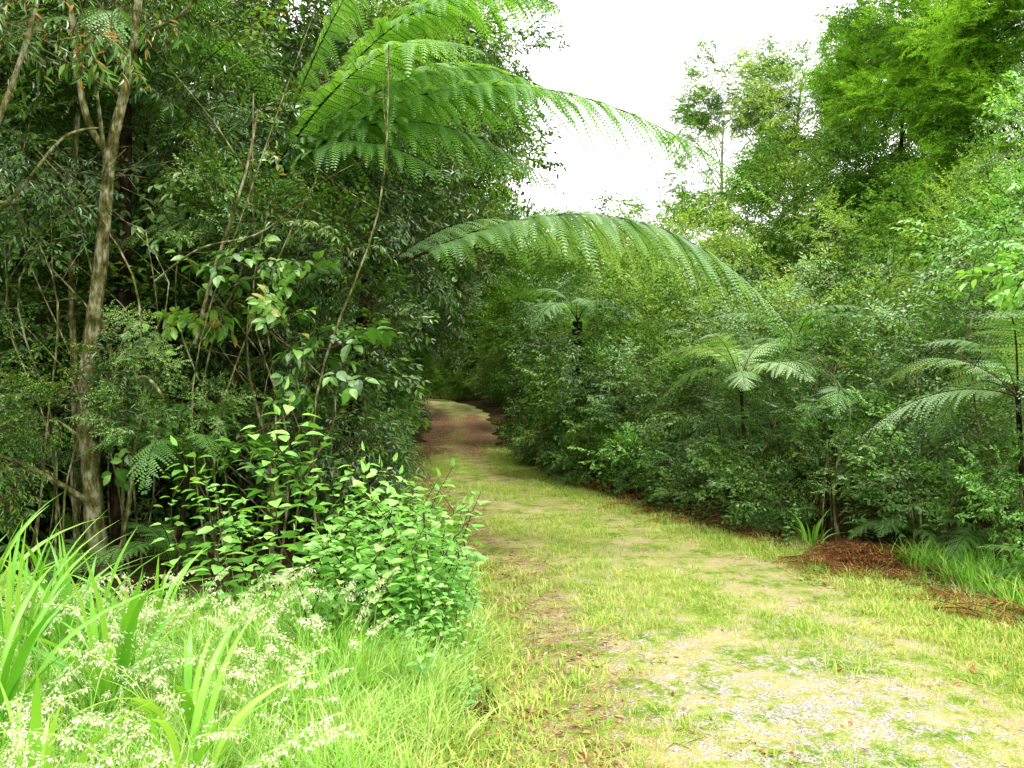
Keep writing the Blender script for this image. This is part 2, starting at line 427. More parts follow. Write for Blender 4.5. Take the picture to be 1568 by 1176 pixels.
ny, nx = 420, 26
ys = np.linspace(-6, 60, ny); vs = []; G = []; D = []
for y in ys:
    l = np.interp(y, *PLX) + .10 * math.sin(y * 2.1) + .06 * math.sin(y * 5.3)
    r = np.interp(y, *PRX) + .10 * math.sin(y * 1.7 + 2) + .06 * math.sin(y * 4.7)
    for k in range(nx):
        t = k / (nx - 1); x = l + (r - l) * t
        vs.append((x, y, H(x, y) + .02 + .015 * math.sin(math.pi * t)))
        far = float(sst(7, 15, y))
        d = math.exp(-((t - .15) / .15) ** 2) * (.6 + .5 * far) + math.exp(-((t - .74) / .13) ** 2) * (.3 + .25 * far) + .9 * float(sst(16, 19, y) - sst(27, 31, y))
        D.append(d)
        G.append(.7 * math.exp(-((x - 1.35) / .8) ** 2 - ((y - 3.6) / 1.5) ** 2) + .4 * math.exp(-((x - 0.7) / .4) ** 2 - ((y - 5.8) / 1.8) ** 2) + .35 * math.exp(-((x - 2.1) / .5) ** 2 - ((y - 5.2) / 1.8) ** 2))
idx = np.arange(ny * nx).reshape(ny, nx)
fs = np.stack([idx[:-1, :-1], idx[:-1, 1:], idx[1:, 1:], idx[1:, :-1]], -1).reshape(-1, 4)
me = bpy.data.meshes.new('grassy_path'); me.from_pydata(vs, [], fs.tolist()); me.materials.append(path_mat())
me.polygons.foreach_set('use_smooth', [True] * len(me.polygons))
for nme, arr in (('gravel', G), ('dirt', D)):
    a = me.attributes.new(nme, 'FLOAT', 'POINT'); a.data.foreach_set('value', arr)
scene.collection.objects.link(bpy.data.objects.new('grassy_path', me))

# ------------------------------------------------------------ trees
def tree(name, base, crowns, key, tr=.08, bark='barkdark', scale=1.0, trunk=None, limbs=.5):
    """crowns: (cx,cy,cz, rx,ry,rz, nclump, clump_r)"""
    bx, by = base; bz = H(bx, by) - .05
    cl = []; keys = key if isinstance(key, (list, tuple)) else [key]; data = {k: ([], [], []) for k in keys}
    for (cx, cy, cz, rx, ry, rz, nc, cr) in crowns:
        for _ in range(nc):
            d = rng.normal(size=3); d /= np.linalg.norm(d); r = rng.uniform(.3, 1) ** .6
            c = np.array([cx + d[0] * rx * r, cy + d[1] * ry * r, cz + d[2] * rz * r])
            c[2] = max(c[2], H(c[0], c[1]) + .25 * cr); cl.append(c)
            k = keys[rng.integers(0, len(keys))]
            data[k][0].append(c); data[k][1].append((rng.normal() * .25, rng.normal() * .25 - d[2] * .5, math.atan2(d[1], d[0]) + rng.normal() * .4))
            data[k][2].append(scale * (cr / NOM[k]) ** .8 * rng.uniform(.75, 1.2))
    e = empty(name)
    top = max(c[2] for c in cl); cx = sum(c[0] for c in cl) / len(cl); cy = sum(c[1] for c in cl) / len(cl)
    b = Buf()
    if trunk is None:
        trunk = [V((bx, by, bz)), V((bx + (cx - bx) * .3 + R(-.1, .1), by + (cy - by) * .3, bz + (top - bz) * .35)),
                 V((bx + (cx - bx) * .75 + R(-.15, .15), by + (cy - by) * .75, bz + (top - bz) * .65)), V((cx, cy, bz + (top - bz) * .85))]
    tp = smooth_pts(trunk, 7); m = len(tp)
    tube(b, tp, [tr * (1 - .88 * i / m) for i in range(m)], 8, 0, .5, .06)
    for c in cl:
        if random.random() > limbs: continue
        hd = math.hypot(c[0] - cx, c[1] - cy)
        zz = max(bz + (c[2] - bz) * .3, c[2] - hd * R(.6, 1.2) - .2); k = min(range(m), key=lambda i: abs(tp[i].z - zz))
        a = tp[k]; c = V(c); md = a.lerp(c, .5) + V((R(-.12, .12), R(-.12, .12), R(-.05, .15))) * min(1, (c - a).length)
        r = tr * (1 - .85 * k / m) * .42
        tube(b, smooth_pts([a, md, c], 4), [r * (1 - .1 * i) for i in range(9)], 5, 0)
    meshobj('trunk_and_limbs', b, [M[bark]], e, True)
    for kk in keys:
        if data[kk][0]: scatter('foliage', kk, *data[kk], e)
    return e

BL = ['broad_dark', 'lance_dark']
T = tree
# --- left forest, front row
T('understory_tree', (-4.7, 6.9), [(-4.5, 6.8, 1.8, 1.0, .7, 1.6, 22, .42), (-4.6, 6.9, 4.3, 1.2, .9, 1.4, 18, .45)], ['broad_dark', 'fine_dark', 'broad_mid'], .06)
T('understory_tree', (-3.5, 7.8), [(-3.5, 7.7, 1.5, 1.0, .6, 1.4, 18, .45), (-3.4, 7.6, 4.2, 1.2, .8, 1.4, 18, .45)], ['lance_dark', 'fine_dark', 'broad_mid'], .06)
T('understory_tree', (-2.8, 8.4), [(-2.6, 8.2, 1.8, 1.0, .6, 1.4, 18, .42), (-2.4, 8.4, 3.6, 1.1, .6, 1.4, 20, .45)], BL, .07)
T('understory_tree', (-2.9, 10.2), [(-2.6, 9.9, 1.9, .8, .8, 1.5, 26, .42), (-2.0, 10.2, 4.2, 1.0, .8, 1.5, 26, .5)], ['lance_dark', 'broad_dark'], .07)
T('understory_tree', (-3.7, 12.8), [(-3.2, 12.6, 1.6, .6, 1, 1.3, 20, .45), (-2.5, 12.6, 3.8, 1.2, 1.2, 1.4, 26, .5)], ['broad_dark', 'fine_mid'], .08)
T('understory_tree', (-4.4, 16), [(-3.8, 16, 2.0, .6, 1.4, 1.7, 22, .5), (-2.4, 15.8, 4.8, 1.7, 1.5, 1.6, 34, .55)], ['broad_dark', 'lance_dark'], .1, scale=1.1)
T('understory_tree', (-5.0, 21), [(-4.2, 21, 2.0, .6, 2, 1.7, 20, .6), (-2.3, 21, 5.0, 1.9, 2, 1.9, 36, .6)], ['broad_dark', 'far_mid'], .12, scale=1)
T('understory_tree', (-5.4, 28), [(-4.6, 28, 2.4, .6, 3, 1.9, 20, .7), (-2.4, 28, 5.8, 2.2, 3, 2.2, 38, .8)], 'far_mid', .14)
# --- left forest, taller canopy behind
T('canopy_tree', (-6.2, 8.8), [(-6.2, 8.6, 3.2, 1.8, 1, 2.8, 24, .6), (-5.9, 8.6, 7.0, 2.0, 1.4, 1.3, 10, .7)], 'far_mid', .12, scale=.8)
T('canopy_tree', (-4.6, 10.5), [(-4.5, 10.2, 3.2, 1.6, .8, 2.8, 26, .6), (-3.9, 10, 6.6, 1.8, 1.4, 1.3, 14, .7)], BL, .13, scale=1.15)
T('canopy_tree', (-6.6, 13), [(-6.6, 13, 4.5, 2.2, 1.5, 3.5, 24, .8), (-6, 13, 9, 2.4, 2, 1.4, 10, .9)], 'far_mid', .16)
T('canopy_tree', (-4.4, 14.8), [(-3.0, 14.5, 7.2, 2.2, 1.5, 1.8, 22, .7)], ['broad_mid', 'far_mid'], .13, scale=1.1)
T('canopy_tree', (-3.0, 11.8), [(-1.3, 11.5, 5.9, 1.2, 1.0, 1.6, 22, .5)], ['lance_dark', 'broad_mid'], .09, scale=1.05, limbs=.7)
T('canopy_tree', (-3.2, 14), [(-.7, 13.5, 6.6, 1.2, 1.2, 2.0, 20, .6)], ['broad_mid', 'fine_pale'], .10, scale=1.0, limbs=.7)
T('canopy_tree', (-5.4, 19), [(-3.4, 19, 8, 2.6, 2, 2.2, 20, .9)], 'far_mid', .16)
T('canopy_tree', (-5.5, 26), [(-3.0, 26, 9, 2.6, 3, 2.2, 18, 1)], 'far_mid', .16)
# --- mossy trunk tree
tk = [(-3.14, 6.1, .0), (-3.19, 6.05, .8), (-3.2, 6, 1.6), (-3.1, 6, 2.5), (-3.02, 6, 3.35), (-2.86, 6, 4.1), (-2.7, 5.9, 5.2), (-2.6, 5.9, 6.2)]
e = T('mossy_trunk_tree', (-3.14, 6.1), [(-3.3, 5.9, 4.9, 1.3, .8, .9, 14, .4), (-3.8, 5.6, 3.3, .6, .4, 1.2, 7, .3), (-3.2, 5.7, 1.5, .4, .25, .35, 4, .24), (-3.9, 5.4, 1.2, .6, .3, .9, 7, .3)],
      ['fine_mid', 'lance_dark'], .08, 'bark', .85, trunk=[V(p) for p in tk], limbs=.3)
b = Buf()
for pts, r in [([(-3.02, 6, 3.3), (-3.18, 5.95, 3.6), (-3.25, 5.9, 4.2), (-3.3, 5.9, 5)], .030),
               ([(-2.88, 6, 4.05), (-2.7, 5.9, 4.2), (-2.35, 5.8, 4.35), (-2.0, 5.7, 4.9)], .018),
               ([(-3.8, 5.2, 2.6), (-3.45, 5.2, 3.1), (-3.15, 5.2, 3.9), (-3.0, 5.2, 4.6)], .024),
               ([(-3.9, 5.4, 2.5), (-3.4, 5.4, 2.85), (-3.1, 5.5, 3.3), (-3.02, 5.9, 3.5)], .014),
               ([(-3.16, 6, 1.2), (-2.9, 5.8, 1.42), (-2.6, 5.6, 1.65), (-2.4, 5.5, 1.5)], .018),
               ([(-2.35, 5.9, 1.9), (-2.2, 5.85, 2.4), (-1.95, 5.8, 3.1), (-1.85, 5.8, 3.6)], .015),
               ([(-2.6, 5.8, 2.35), (-2.2, 5.6, 2.55), (-1.8, 5.6, 2.65), (-1.45, 5.5, 2.85)], .009),
               ([(-3.6, 6.6, .0), (-3.62, 6.6, 1.5), (-3.65, 6.6, 3), (-3.5, 6.6, 5)], .034)]:
    s = smooth_pts(pts, 6); tube(b, s, [r * (1 - .5 * i / len(s)) for i in range(len(s))], 7, 0, .5, .1)
meshobj('branches', b, [M['bark']], e, True)
T('large_leaved_shrub', (-1.9, 6.3), [(-2.0, 5.9, 2.4, .6, .3, .4, 6, .26), (-1.55, 5.7, 1.95, .45, .3, .3, 5, .26), (-2.4, 5.8, 1.6, .4, .3, .4, 3, .26), (-1.8, 5.7, 1.0, .4, .2, .3, 2, .24)], 'large_mid', .02, 'bark', .75)
T('small_leaved_shrub', (-2.9, 5.7), [(-2.75, 5.5, 1.6, .45, .3, .35, 5, .24), (-2.3, 5.5, 1.35, .4, .3, .4, 4, .22)], 'fine_mid', .015, 'bark', .8)
T('overhanging_shrub', (-1.8, 6.8), [(-1.55, 6.6, 1.5, .45, .3, .9, 14, .34), (-1.6, 6.6, 2.6, .45, .25, .3, 7, .3)], ['lance_dark', 'broad_dark'], .025, 'barkdark', .85)
T('overhanging_shrub', (-2.3, 6.9), [(-2.3, 6.7, 2.9, .45, .25, .5, 8, .32)], ['fine_mid', 'broad_dark'], .025, 'barkdark', .85)
T('overhanging_shrub', (-2.4, 10.5), [(-2.0, 10.2, 1.1, .3, .8, .7, 12, .34)], ['lance_dark', 'big_mid'], .025)
T('overhanging_shrub', (-3.4, 17.5), [(-2.8, 17.5, 1.3, .3, 2.2, .8, 14, .4), (-1.9, 18.5, 3.3, .9, 2.2, .6, 22, .45)], ['broad_dark', 'fine_mid'], .03)
T('overhanging_shrub', (-2.0, 8.6), [(-1.65, 8.6, .6, .25, .9, .5, 12, .28)], ['broad_mid', 'fine_mid'], .02, 'barkdark', .85)

# --- right side bushes
def bush(name, x, y, ztop, r, key, n=20, cr=.35, zlow=.2, scale=.9, bark='bark', tr=.02):
    g = H(x, y); zc = g + (ztop + zlow) / 2; rz = (ztop - zlow) / 2
    return T(name, (x, y), [(x, y, zc, r, r, rz, n, cr)], key, tr, bark, scale, limbs=.35)
BM = ['broad_mid', 'fine_mid']
bush('path_side_bush', 1.3, 13.1, 2.7, .85, ['broad_mid', 'big_mid'], 30)
bush('path_side_bush', 1.0, 15.6, 3.2, .9, BM, 28, .4)
bush('path_side_bush', 2.2, 11.6, 2.1, .85, BM, 26)
bush('path_side_bush', .55, 15.2, .9, .4, 'fine_mid', 9, .26, .05, .85)
bush('path_side_bush', 1.2, 12.2, 1.0, .45, 'fine_mid', 12, .26, .05, .85)
bush('path_side_bush', 1.75, 11.0, .9, .45, ['broad_bright', 'fine_mid'], 11, .24, .05, .8)
bush('path_side_bush', 2.1, 10.0, 1.1, .45, BM, 12, .24, .05, .85)
bush('path_side_bush', 2.6, 9.2, 1.1, .45, ['big_mid', 'fine_mid'], 12, .24, .05, .85)
bush('path_side_bush', 2.65, 8.35, 1.45, .35, ['fine_mid', 'broad_mid'], 13, .22, .1, .8)
bush('path_side_bush', 3.25, 7.9, 1.4, .5, BM, 14, .26, .1, .85)
bush('path_side_bush', 3.8, 7.0, 1.3, .45, ['fine_mid', 'broad_mid'], 12, .24, .1, .85)
bush('path_side_bush', 4.0, 6.0, 1.25, .38, ['fine_mid', 'broad_bright'], 14, .22, .1, .75)
bush('path_side_bush', .75, 19.5, 4.4, 1.1, ['broad_mid', 'far_mid'], 28, .45)
bush('path_side_bush', .8, 24, 5.2, 1.3, ['far_mid', 'broad_mid'], 30, .5)
bush('path_side_bush', .8, 30, 6.5, 1.6, ['far_mid', 'fine_pale'], 30, .6)
bush('thicket_bush', 3.4, 10.6, 2.7, .9, BM, 26, .35, .5)
bush('thicket_bush', 4.6, 9.8, 2.7, 1.0, ['big_mid', 'fine_mid'], 26, .35, .5)
bush('thicket_bush', 4.2, 8.4, 2.2, .7, BM, 18, .3, .5, .85)
bush('thicket_bush', 5.5, 8.4, 2.9, .9, BM, 24, .35, .6)
bush('thicket_bush', 3.1, 9.2, 1.9, .6, 'fine_mid', 14, .28, .5, .85)
bush('thicket_bush', 3.9, 7.7, 1.5, .5, ['fine_mid', 'broad_bright'], 11, .26, .3, .8)
bush('thicket_bush', 4.8, 7.2, 1.7, .6, ['fine_mid', 'broad_bright'], 14, .28, .3, .85)
bush('thicket_bush', 2.2, 13.4, 3.3, .8, ['fine_pale', 'broad_mid'], 20, .4)
bush('thicket_bush', 3.4, 12.8, 3.2, 1.1, ['fine_pale', 'broad_mid'], 26, .42)
bush('thicket_bush', 5.2, 12.0, 3.4, 1.3, ['fine_mid', 'broad_mid', 'fine_pale'], 32, .45)
bush('thicket_bush', 7.0, 11.2, 3.8, 1.3, ['fine_mid', 'broad_mid', 'fine_pale'], 32, .45)
bush('thicket_bush', 3.0, 16.0, 3.9, 1.4, ['fine_pale', 'broad_mid'], 30, .5)
bush('thicket_bush', 5.5, 15.5, 4.6, 1.6, ['fine_pale', 'broad_mid'], 30, .5)
bush('thicket_bush', 8.2, 14.8, 4.8, 1.7, ['fine_pale', 'far_mid'], 30, .55)
bush('thicket_bush', 4.2, 21, 5.6, 1.9, 'fine_pale', 30, .6, .4, 1.1)
T('bright_leaved_tree', (5.6, 7.2), [(4.9, 7.4, 2.9, .8, .6, .8, 18, .3), (5.2, 7.2, 4.0, .6, .5, .5, 6, .28)], ['broad_bright', 'fine_mid'], .035, 'bark', .85)
T('bright_leaved_tree', (4.9, 5.9), [(3.95, 5.9, 3.45, .5, .3, .25, 7, .22), (3.95, 5.7, 2.2, .2, .3, .3, 4, .2), (3.7, 5.6, 2.6, .35, .3, .3, 4, .2)], ['large_bright', 'broad_bright'], .03, 'bark', .65)
# back trees
T('sparse_tall_tree', (7.4, 27), [(7.3, 27, 9.8, 2.0, 1.5, 2.9, 44, .6)], ['fine_pale', 'far_mid'], .11, 'barkpale', .9, limbs=.8)
T('sparse_tall_tree', (9.8, 28), [(10, 28, 11.0, 2.3, 1.5, 3.4, 56, .6)], ['fine_pale', 'fine_pale', 'far_mid'], .12, 'barkpale', .9, limbs=.8)
T('wattle_tree', (9.9, 20.5), [(9.9, 20, 8.2, 1.9, 1.6, 3.3, 60, .7)], ['fluffy_lime', 'fluffy_lime', 'far_mid'], .10, 'barkdark', .85, limbs=.3)
T('wattle_tree', (11.6, 17.5), [(11.2, 17, 8.0, 2.2, 1.6, 3.3, 60, .7)], ['fluffy_lime', 'fluffy_lime', 'far_mid'], .10, 'barkdark', .85, limbs=.3)
T('wattle_tree', (12.6, 25), [(12.6, 25, 11, 2.4, 1.8, 3, 46, .9)], ['fluffy_lime', 'far_mid'], .12, 'barkdark', 1.0, limbs=.3)
T('background_tree', (8.0, 22), [(8, 22, 5.6, 2.4, 1.8, 2.2, 34, .8)], ['fine_pale', 'fine_pale', 'far_mid'], .12, 'bark', 1.1, limbs=.3)
T('background_tree', (5.2, 27), [(5.2, 27, 5.0, 2.2, 1.8, 2.6, 34, .8)], 'fine_pale', .12, 'bark', 1.1, limbs=.3)
T('background_tree', (3.4, 33), [(3.4, 33, 5.2, 2.6, 2, 3.4, 36, .9)], ['far_mid', 'fine_pale'], .15, 'bark', 1.1, limbs=.3)
T('background_tree', (12, 21), [(12, 20, 4.6, 2.6, 1.6, 2.4, 30, .8)], ['fine_pale', 'far_mid'], .14, 'bark', 1.1, limbs=.3)
T('background_tree', (.2, 36), [(-.6, 35.5, 5.6, 2.4, 1.6, 3.4, 44, 1.0)], ['fine_pale', 'far_mid', 'far_mid'], .18, 'bark', 1.0, limbs=.3)
bush('path_end_bush', -.4, 32.6, 2.8, 1.0, ['fine_pale', 'broad_mid'], 20, .5, .1, .8)
bush('path_end_bush', -2.0, 36.0, 3.0, 1.3, ['fine_pale', 'far_mid'], 24, .5, .1, .8)
bush('path_end_bush', -4.2, 39.5, 3.2, 1.5, ['fine_pale', 'far_mid'], 24, .6, .1, .9)
T('background_tree', (-2.5, 45), [(-2.4, 45, 5.4, 4.0, 1.6, 4.8, 54, 1.2)], 'far_mid', .2, 'bark', 1.1, limbs=.3)
T('background_tree', (-8.2, 36), [(-7.8, 36, 5.5, 2.2, 3, 4.0, 36, 1.2)], 'far_mid', .2, 'bark', 1.2, limbs=.3)
T('background_tree', (5, 46), [(4.4, 44, 6, 3.2, 4, 4.6, 40, 1.3)], 'far_mid', .2, 'bark', 1.2, limbs=.3)
# distant tree belt
P = []
for i in range(600):
    a = R(-1.1, 1.1); d = R(56, 70); P.append((math.sin(a) * d, math.cos(a) * d, 0))
P = np.array(P); P[:, 2] = hgt(P[:, 0], P[:, 1]) + rng.uniform(0, 1, len(P)) * (5 + 3 * np.sin(P[:, 0] * .35) + 2 * np.sin(P[:, 0] * .9))
scatter('distant_tree_belt', 'far_mid', P, rng.normal(size=(len(P), 3)) * [.3, .3, 3], rng.uniform(1.8, 2.8, len(P)))
P = []
for i in range(520):
    y = R(6, 30); x = np.interp(y, LY, LX) - R(2.0, 9); P.append((x, y, H(x, y) + R(.2, .9)))
scatter('added_hill_undergrowth', 'far_mid', P, rng.normal(size=(len(P), 3)) * [.3, .3, 3], rng.uniform(.8, 1.2, len(P)))  # leaf cover for the added backing hill
P = []
for i in range(320):
    y = R(6, 30); x = np.interp(y, RY, RX) + R(2.6, 12); P.append((x, y, H(x, y) + R(.2, 1.0)))
scatter('thicket_undergrowth', 'far_mid', P, rng.normal(size=(len(P), 3)) * [.3, .3, 3], rng.uniform(.6, 1.0, len(P)))

# --- thin stems and bare twigs
def stick(b, x, y, z, h, r, lean=.2):
    pts = [V((x, y, z - .05)), V((x + R(-.3, .3) * lean, y, z + h * .35)), V((x + R(-1, 1) * lean, y + R(-.1, .1), z + h * .7)), V((x + R(-1.5, 1.5) * lean, y, z + h))]
    s = smooth_pts(pts, 5); tube(b, s, [r * (1 - .6 * i / len(s)) for i in range(len(s))], 5, 0, .5, .08)
    for i in range(3):
        k = random.randrange(5, len(s)); p = s[k]; a = R(0, 6.28); l = h * R(.12, .3)
        q = p + V((math.cos(a) * l, math.sin(a) * l * .5, l * R(.1, 1)))
        tube(b, smooth_pts([p, p.lerp(q, .5) + V((R(-.05, .05), 0, R(-.05, .08))), q], 3), [r * .35 * (1 - .12 * j) for j in range(7)], 4, 0)
b = Buf()
for x, y, h, r in [(3.1, 7.6, 1.9, .012), (3.7, 7.2, 1.8, .012), (2.6, 8.4, 1.8, .010), (4.3, 7.4, 2.2, .014), (3.3, 8.2, 2, .012), (2.9, 8.5, 1.6, .009), (2.95, 7.6, 1.3, .008), (3.5, 6.9, 1.5, .009), (4.0, 6.5, 1.7, .01), (2.4, 9.1, 1.7, .009)]:
    stick(b, x, y, H(x, y), h, r)
meshobj('sapling_stems', b, [M['bark']], None, True)
b = Buf()
for i in range(26):
    x = R(-4.2, -1.3); y = R(5.8, 6.7); stick(b, x, y, H(x, y), R(1.5, 4.5), R(.006, .014), .5)
meshobj('bare_understory_stems', b, [M['bark']], None, True)

# ------------------------------------------------------------ tree ferns
def hero_fern(name, base, crown, fronds, mat, tr=.08):
    e = empty(name); c = V(crown); b = Buf()
    z = H(*base) - .05
    s = smooth_pts([V((base[0], base[1], z)), V((base[0] * .6 + c.x * .4, base[1] * .6 + c.y * .4, z + (c.z - z) * .5)), c], 8)
    tube(b, s, [tr * (1.15 - .3 * i / len(s)) for i in range(len(s))], 10, 0, .5, .12)
    meshobj('trunk', b, [M['barkdark']], e, True)
    b = Buf()
    for (p1, p2, W) in fronds:
        ln = (V(p1) - c).length * .5 + (V(p2) - V(p1)).length * .5 + (V(p2) - c).length * .5
        frond_mesh(b, c, p1, p2, W, int(ln / 1.05 / .075), .021, .6, .012, plen=.07)
    meshobj('fronds', b, [M[mat], M['barkdark']], e)
    return e
hero_fern('black_tree_fern', (-1.6, 7.5), (-1.25, 7.0, 2.5), [
    ((1.0, 6.6, 3.75), (2.2, 6.2, 2.0), .62), ((-.3, 7.8, 3.7), (.7, 8.4, 2.9), .42),
    ((-2.4, 6.8, 3.4), (-3.4, 6.6, 2.7), .4), ((-2.2, 8.0, 3.6), (-3.0, 8.8, 2.9), .4)], 'fernpale')
hero_fern('black_tree_fern', (-2.5, 8.0), (-2.3, 7.4, 3.4), [
    ((-.8, 7.0, 5.0), (.6, 6.7, 3.9), .55), ((-1.0, 7.4, 5.9), (.45, 7.6, 5.2), .55), ((-1.0, 6.9, 4.5), (.45, 6.7, 3.2), .52),
    ((-.2, 6.6, 5.0), (1.95, 5.9, 2.95), .52), ((-.9, 7.0, 5.6), (.4, 6.4, 4.6), .5), ((-3.4, 6.6, 4.8), (-4.2, 6.2, 3.7), .42),
    ((-1.2, 6.6, 4.8), (-.2, 6.0, 4.1), .45), ((-1.1, 8.4, 5.6), (.3, 9, 4.9), .55), ((-1.5, 7.4, 6.0), (-.3, 7.2, 6.2), .5),
    ((-3, 9, 5.4), (-4, 10, 4.6), .45), ((-1.3, 7.8, 5.0), (0, 8.0, 4.2), .5), ((-1.5, 7.0, 4.1), (-.5, 6.6, 3.3), .45)], 'fern')
def radial_fern(name, base, crown, nf, length, key, tr=.07, az0=0, tilt=.25):
    e = empty(name); c = V(crown); b = Buf(); z = H(*base) - .05
    if c.z - z > .4:
        s = smooth_pts([V((base[0], base[1], z)), V(((base[0] + c.x) / 2 + .04, (base[1] + c.y) / 2, (z + c.z) / 2)), c], 6)
        tube(b, s, [tr] * len(s), 9, 0, .5, .15); meshobj('trunk', b, [M['barkdark']], e, True)
    rot = [(R(-.25, .25), R(-.5, .3) - tilt * .3, az0 + 2 * math.pi * i / nf + R(-.3, .3)) for i in range(nf)]
    scatter('fronds', key, [tuple(c)] * nf, rot, [length * R(.7, 1.2) for _ in range(nf)], e)
radial_fern('tree_fern', (1.1, 14.2), (1.15, 14.0, 2.7), 8, 1.4, 'frond', .09)
radial_fern('tree_fern', (2.6, 9.0), (2.55, 8.9, 1.62), 11, 1.25, 'frondpale', .02)
radial_fern('tree_fern', (4.05, 6.4), (4.0, 6.3, 1.5), 11, 1.25, 'frondpale', .02)
radial_fern('tree_fern', (3.5, 9.9), (3.5, 9.8, 1.95), 9, 1.1, 'frond', .02)
radial_fern('tree_fern', (3.3, 8.4), (3.35, 8.3, 1.3), 9, .8, 'frond', .02)
for x, y, l in [(4.0, 6.7, .7), (3.6, 7.3, .6), (-2.55, 6.0, .6), (-3.4, 6.0, .6), (-1.5, 7.2, .55), (-2.3, 12.6, .7), (4.5, 6.0, .7), (-2.8, 14, .8), (3.9, 5.8, .5)]:
    radial_fern('ground_fern', (x, y), (x, y, H(x, y) + .1), 8, l, 'frond', tilt=.8)
radial_fern('ground_fern', (-2.7, 6.2), (-2.4, 5.9, 1.0), 7, .75, 'frond', .02)
radial_fern('ground_fern', (-1.9, 9.3), (-1.6, 9.0, 1.0), 8, .7, 'frond', .02)
radial_fern('tree_fern', (-3.5, 7.0), (-3.3, 6.8, 4.3), 9, 1.4, 'frond', .05)

# ------------------------------------------------------------ foreground plants
def blade_clump(name, x, y, n, h, w):
    b = Buf(); z = H(x, y)
    for i in range(n):
        a = R(0, 6.283); r = .1 * math.sqrt(random.random()); p = V((x + r * math.cos(a), y + r * math.sin(a), z - .03))
        out = V((math.cos(a + R(-.6, .6)), math.sin(a + R(-.6, .6)), 0)).normalized(); HH = h * R(.6, 1.1); ln = R(.15, .95)
        s = V((-out.y, out.x, 0)) ; s = (s * R(.5, 1) + out * R(-.7, .7)).normalized(); lv = random.random(); S = 9; vs = []
        W = w * R(.7, 1.15)
        for k in range(S + 1):
            t = k / S; c = p + UP * (HH * (t - .42 * ln * t ** 2.6)) + out * (HH * ln * .85 * t ** 2.2)
            ww = W * .5 * min(1, .55 + t * 1.6) * (1 - max(0, (t - .55) / .45) ** 1.6 * .97)
            vs += [c - s * ww, c + V((out.x, out.y, 0)) * -ww * .35, c + s * ww]
        fs = []
        for k in range(S):
            o = 3 * k; fs += [(o, o + 1, o + 4, o + 3), (o + 1, o + 2, o + 5, o + 4)]
        b.add(vs, fs, 0, lv)
    meshobj(name, b, [M['blade']], None, True)
for x, y, n, h, w in [(-2.05, 3.1, 18, 1.05, .036), (-2.35, 3.7, 22, 1.05, .036), (-1.75, 3.5, 22, .9, .034), (-1.2, 2.9, 12, .75, .036), (-2.6, 4.5, 20, .9, .034),
                      (-1.35, 3.3, 12, .7, .036), (-3.1, 4.6, 20, 1.0, .036), (-2.0, 4.4, 16, .75, .03), (-2.2, 4.0, 14, .85, .034), (-1.6, 2.7, 9, .7, .036), (-2.8, 3.9, 14, 1.0, .036)]:
    blade_clump('montbretia_clump', x, y, n, h, w)
blade_clump('flax_clump', 2.85, 7.6, 12, .5, .025); blade_clump('flax_clump', 4.1, 6.3, 14, .5, .02)

def sap(name, key, pts, s0=1):
    P = []; Rr = []; S = []
    for x, y, s in pts:
        P.append((x, y, H(x, y) - .01)); Rr.append((R(-.18, .18), R(-.18, .18), R(0, 6.28))); S.append(s * s0)
    scatter(name, key, P, Rr, S)
sap('leafy_sapling', 'sapling', [(-1.75, 4.9, 1.5), (-1.65, 5.0, 1.2), (-1.5, 4.85, 1.2), (-1.35, 5.2, 1.5), (-1.7, 5.3, 1.8), (-1.5, 5.4, 2.0), (-1.3, 5.4, 1.8), (-2.1, 5.0, 1.3), (-1.9, 5.2, 1.6)])
sap('leafy_herb_patch', 'sapling', [(R(-1.15, -.35), R(4.4, 5.6), R(.8, 1.5)) for _ in range(58)])
sap('path_edge_herbs', 'sapling', [(np.interp(y, *PLX) - R(.0, .4), y, R(.35, .8)) for y in [R(3.6, 9.5) for _ in range(40)]])
sap('path_edge_herbs', 'saplingmid', [(np.interp(y, *PLX) - R(.05, .7), y, R(.5, 1.2)) for y in [R(6, 20) for _ in range(90)]])
sap('bush_edge_herbs', 'saplingmid', [(np.interp(y, *PRX) + R(.2, .8), y, R(.4, 1.1)) for y in [R(8.2, 20) for _ in range(100)]])
sap('bush_edge_sapling', 'sapling', [(2.7, 7.8, .7), (2.35, 8.4, .9), (2.6, 8.1, .6), (3.3, 7.5, 1.3), (3.5, 7.6, 1.1), (2.1, 9.1, .6), (3.9, 6.3, .8), (4.2, 6.0, 1.5), (2.0, 9.4, .5), (3.7, 6.9, 1.0), (1.3, 11.4, .8), (1.0, 12.3, .9)])

def field(name, key, cnt, fx, ymin, ymax, s, bias=1.0, dz=0):
    P = []; Rr = []; S = []
    while len(P) < cnt:
        y = ymin + (ymax - ymin) * random.random() ** bias; r = fx(y)
        if r is None: continue
        P.append((r, y, H(r, y) + dz)); Rr.append((R(-.1, .1), R(-.1, .1), R(0, 6.28))); S.append(R(*s))
    scatter(name, key, P, Rr, S)
pl = lambda y: float(np.interp(y, *PLX)); pr = lambda y: float(np.interp(y, *PRX))
def onpath(y):
    x = R(pl(y), pr(y)); t = (x - pl(y)) / (pr(y) - pl(y))
    v = math.sin(x * 2.9 + 1.3 * math.sin(y * 1.7)) + math.sin(y * 2.3 + x * 1.1) + R(-1.2, 1.2)
    if y > 17 and random.random() < .85: return None
    if v < -.3: return None
    if abs(t - .14) < .11 and random.random() < .75: return None
    if abs(t - .74) < .09 and random.random() < .6: return None
    if (x - 1.35) ** 2 / .6 + (y - 3.6) ** 2 / 1.5 < 1 and random.random() < .75: return None
    return x
field('path_short_grass', 'short', 2900, onpath, 1.5, 24, (.5, 1.4), 1.9, .02)
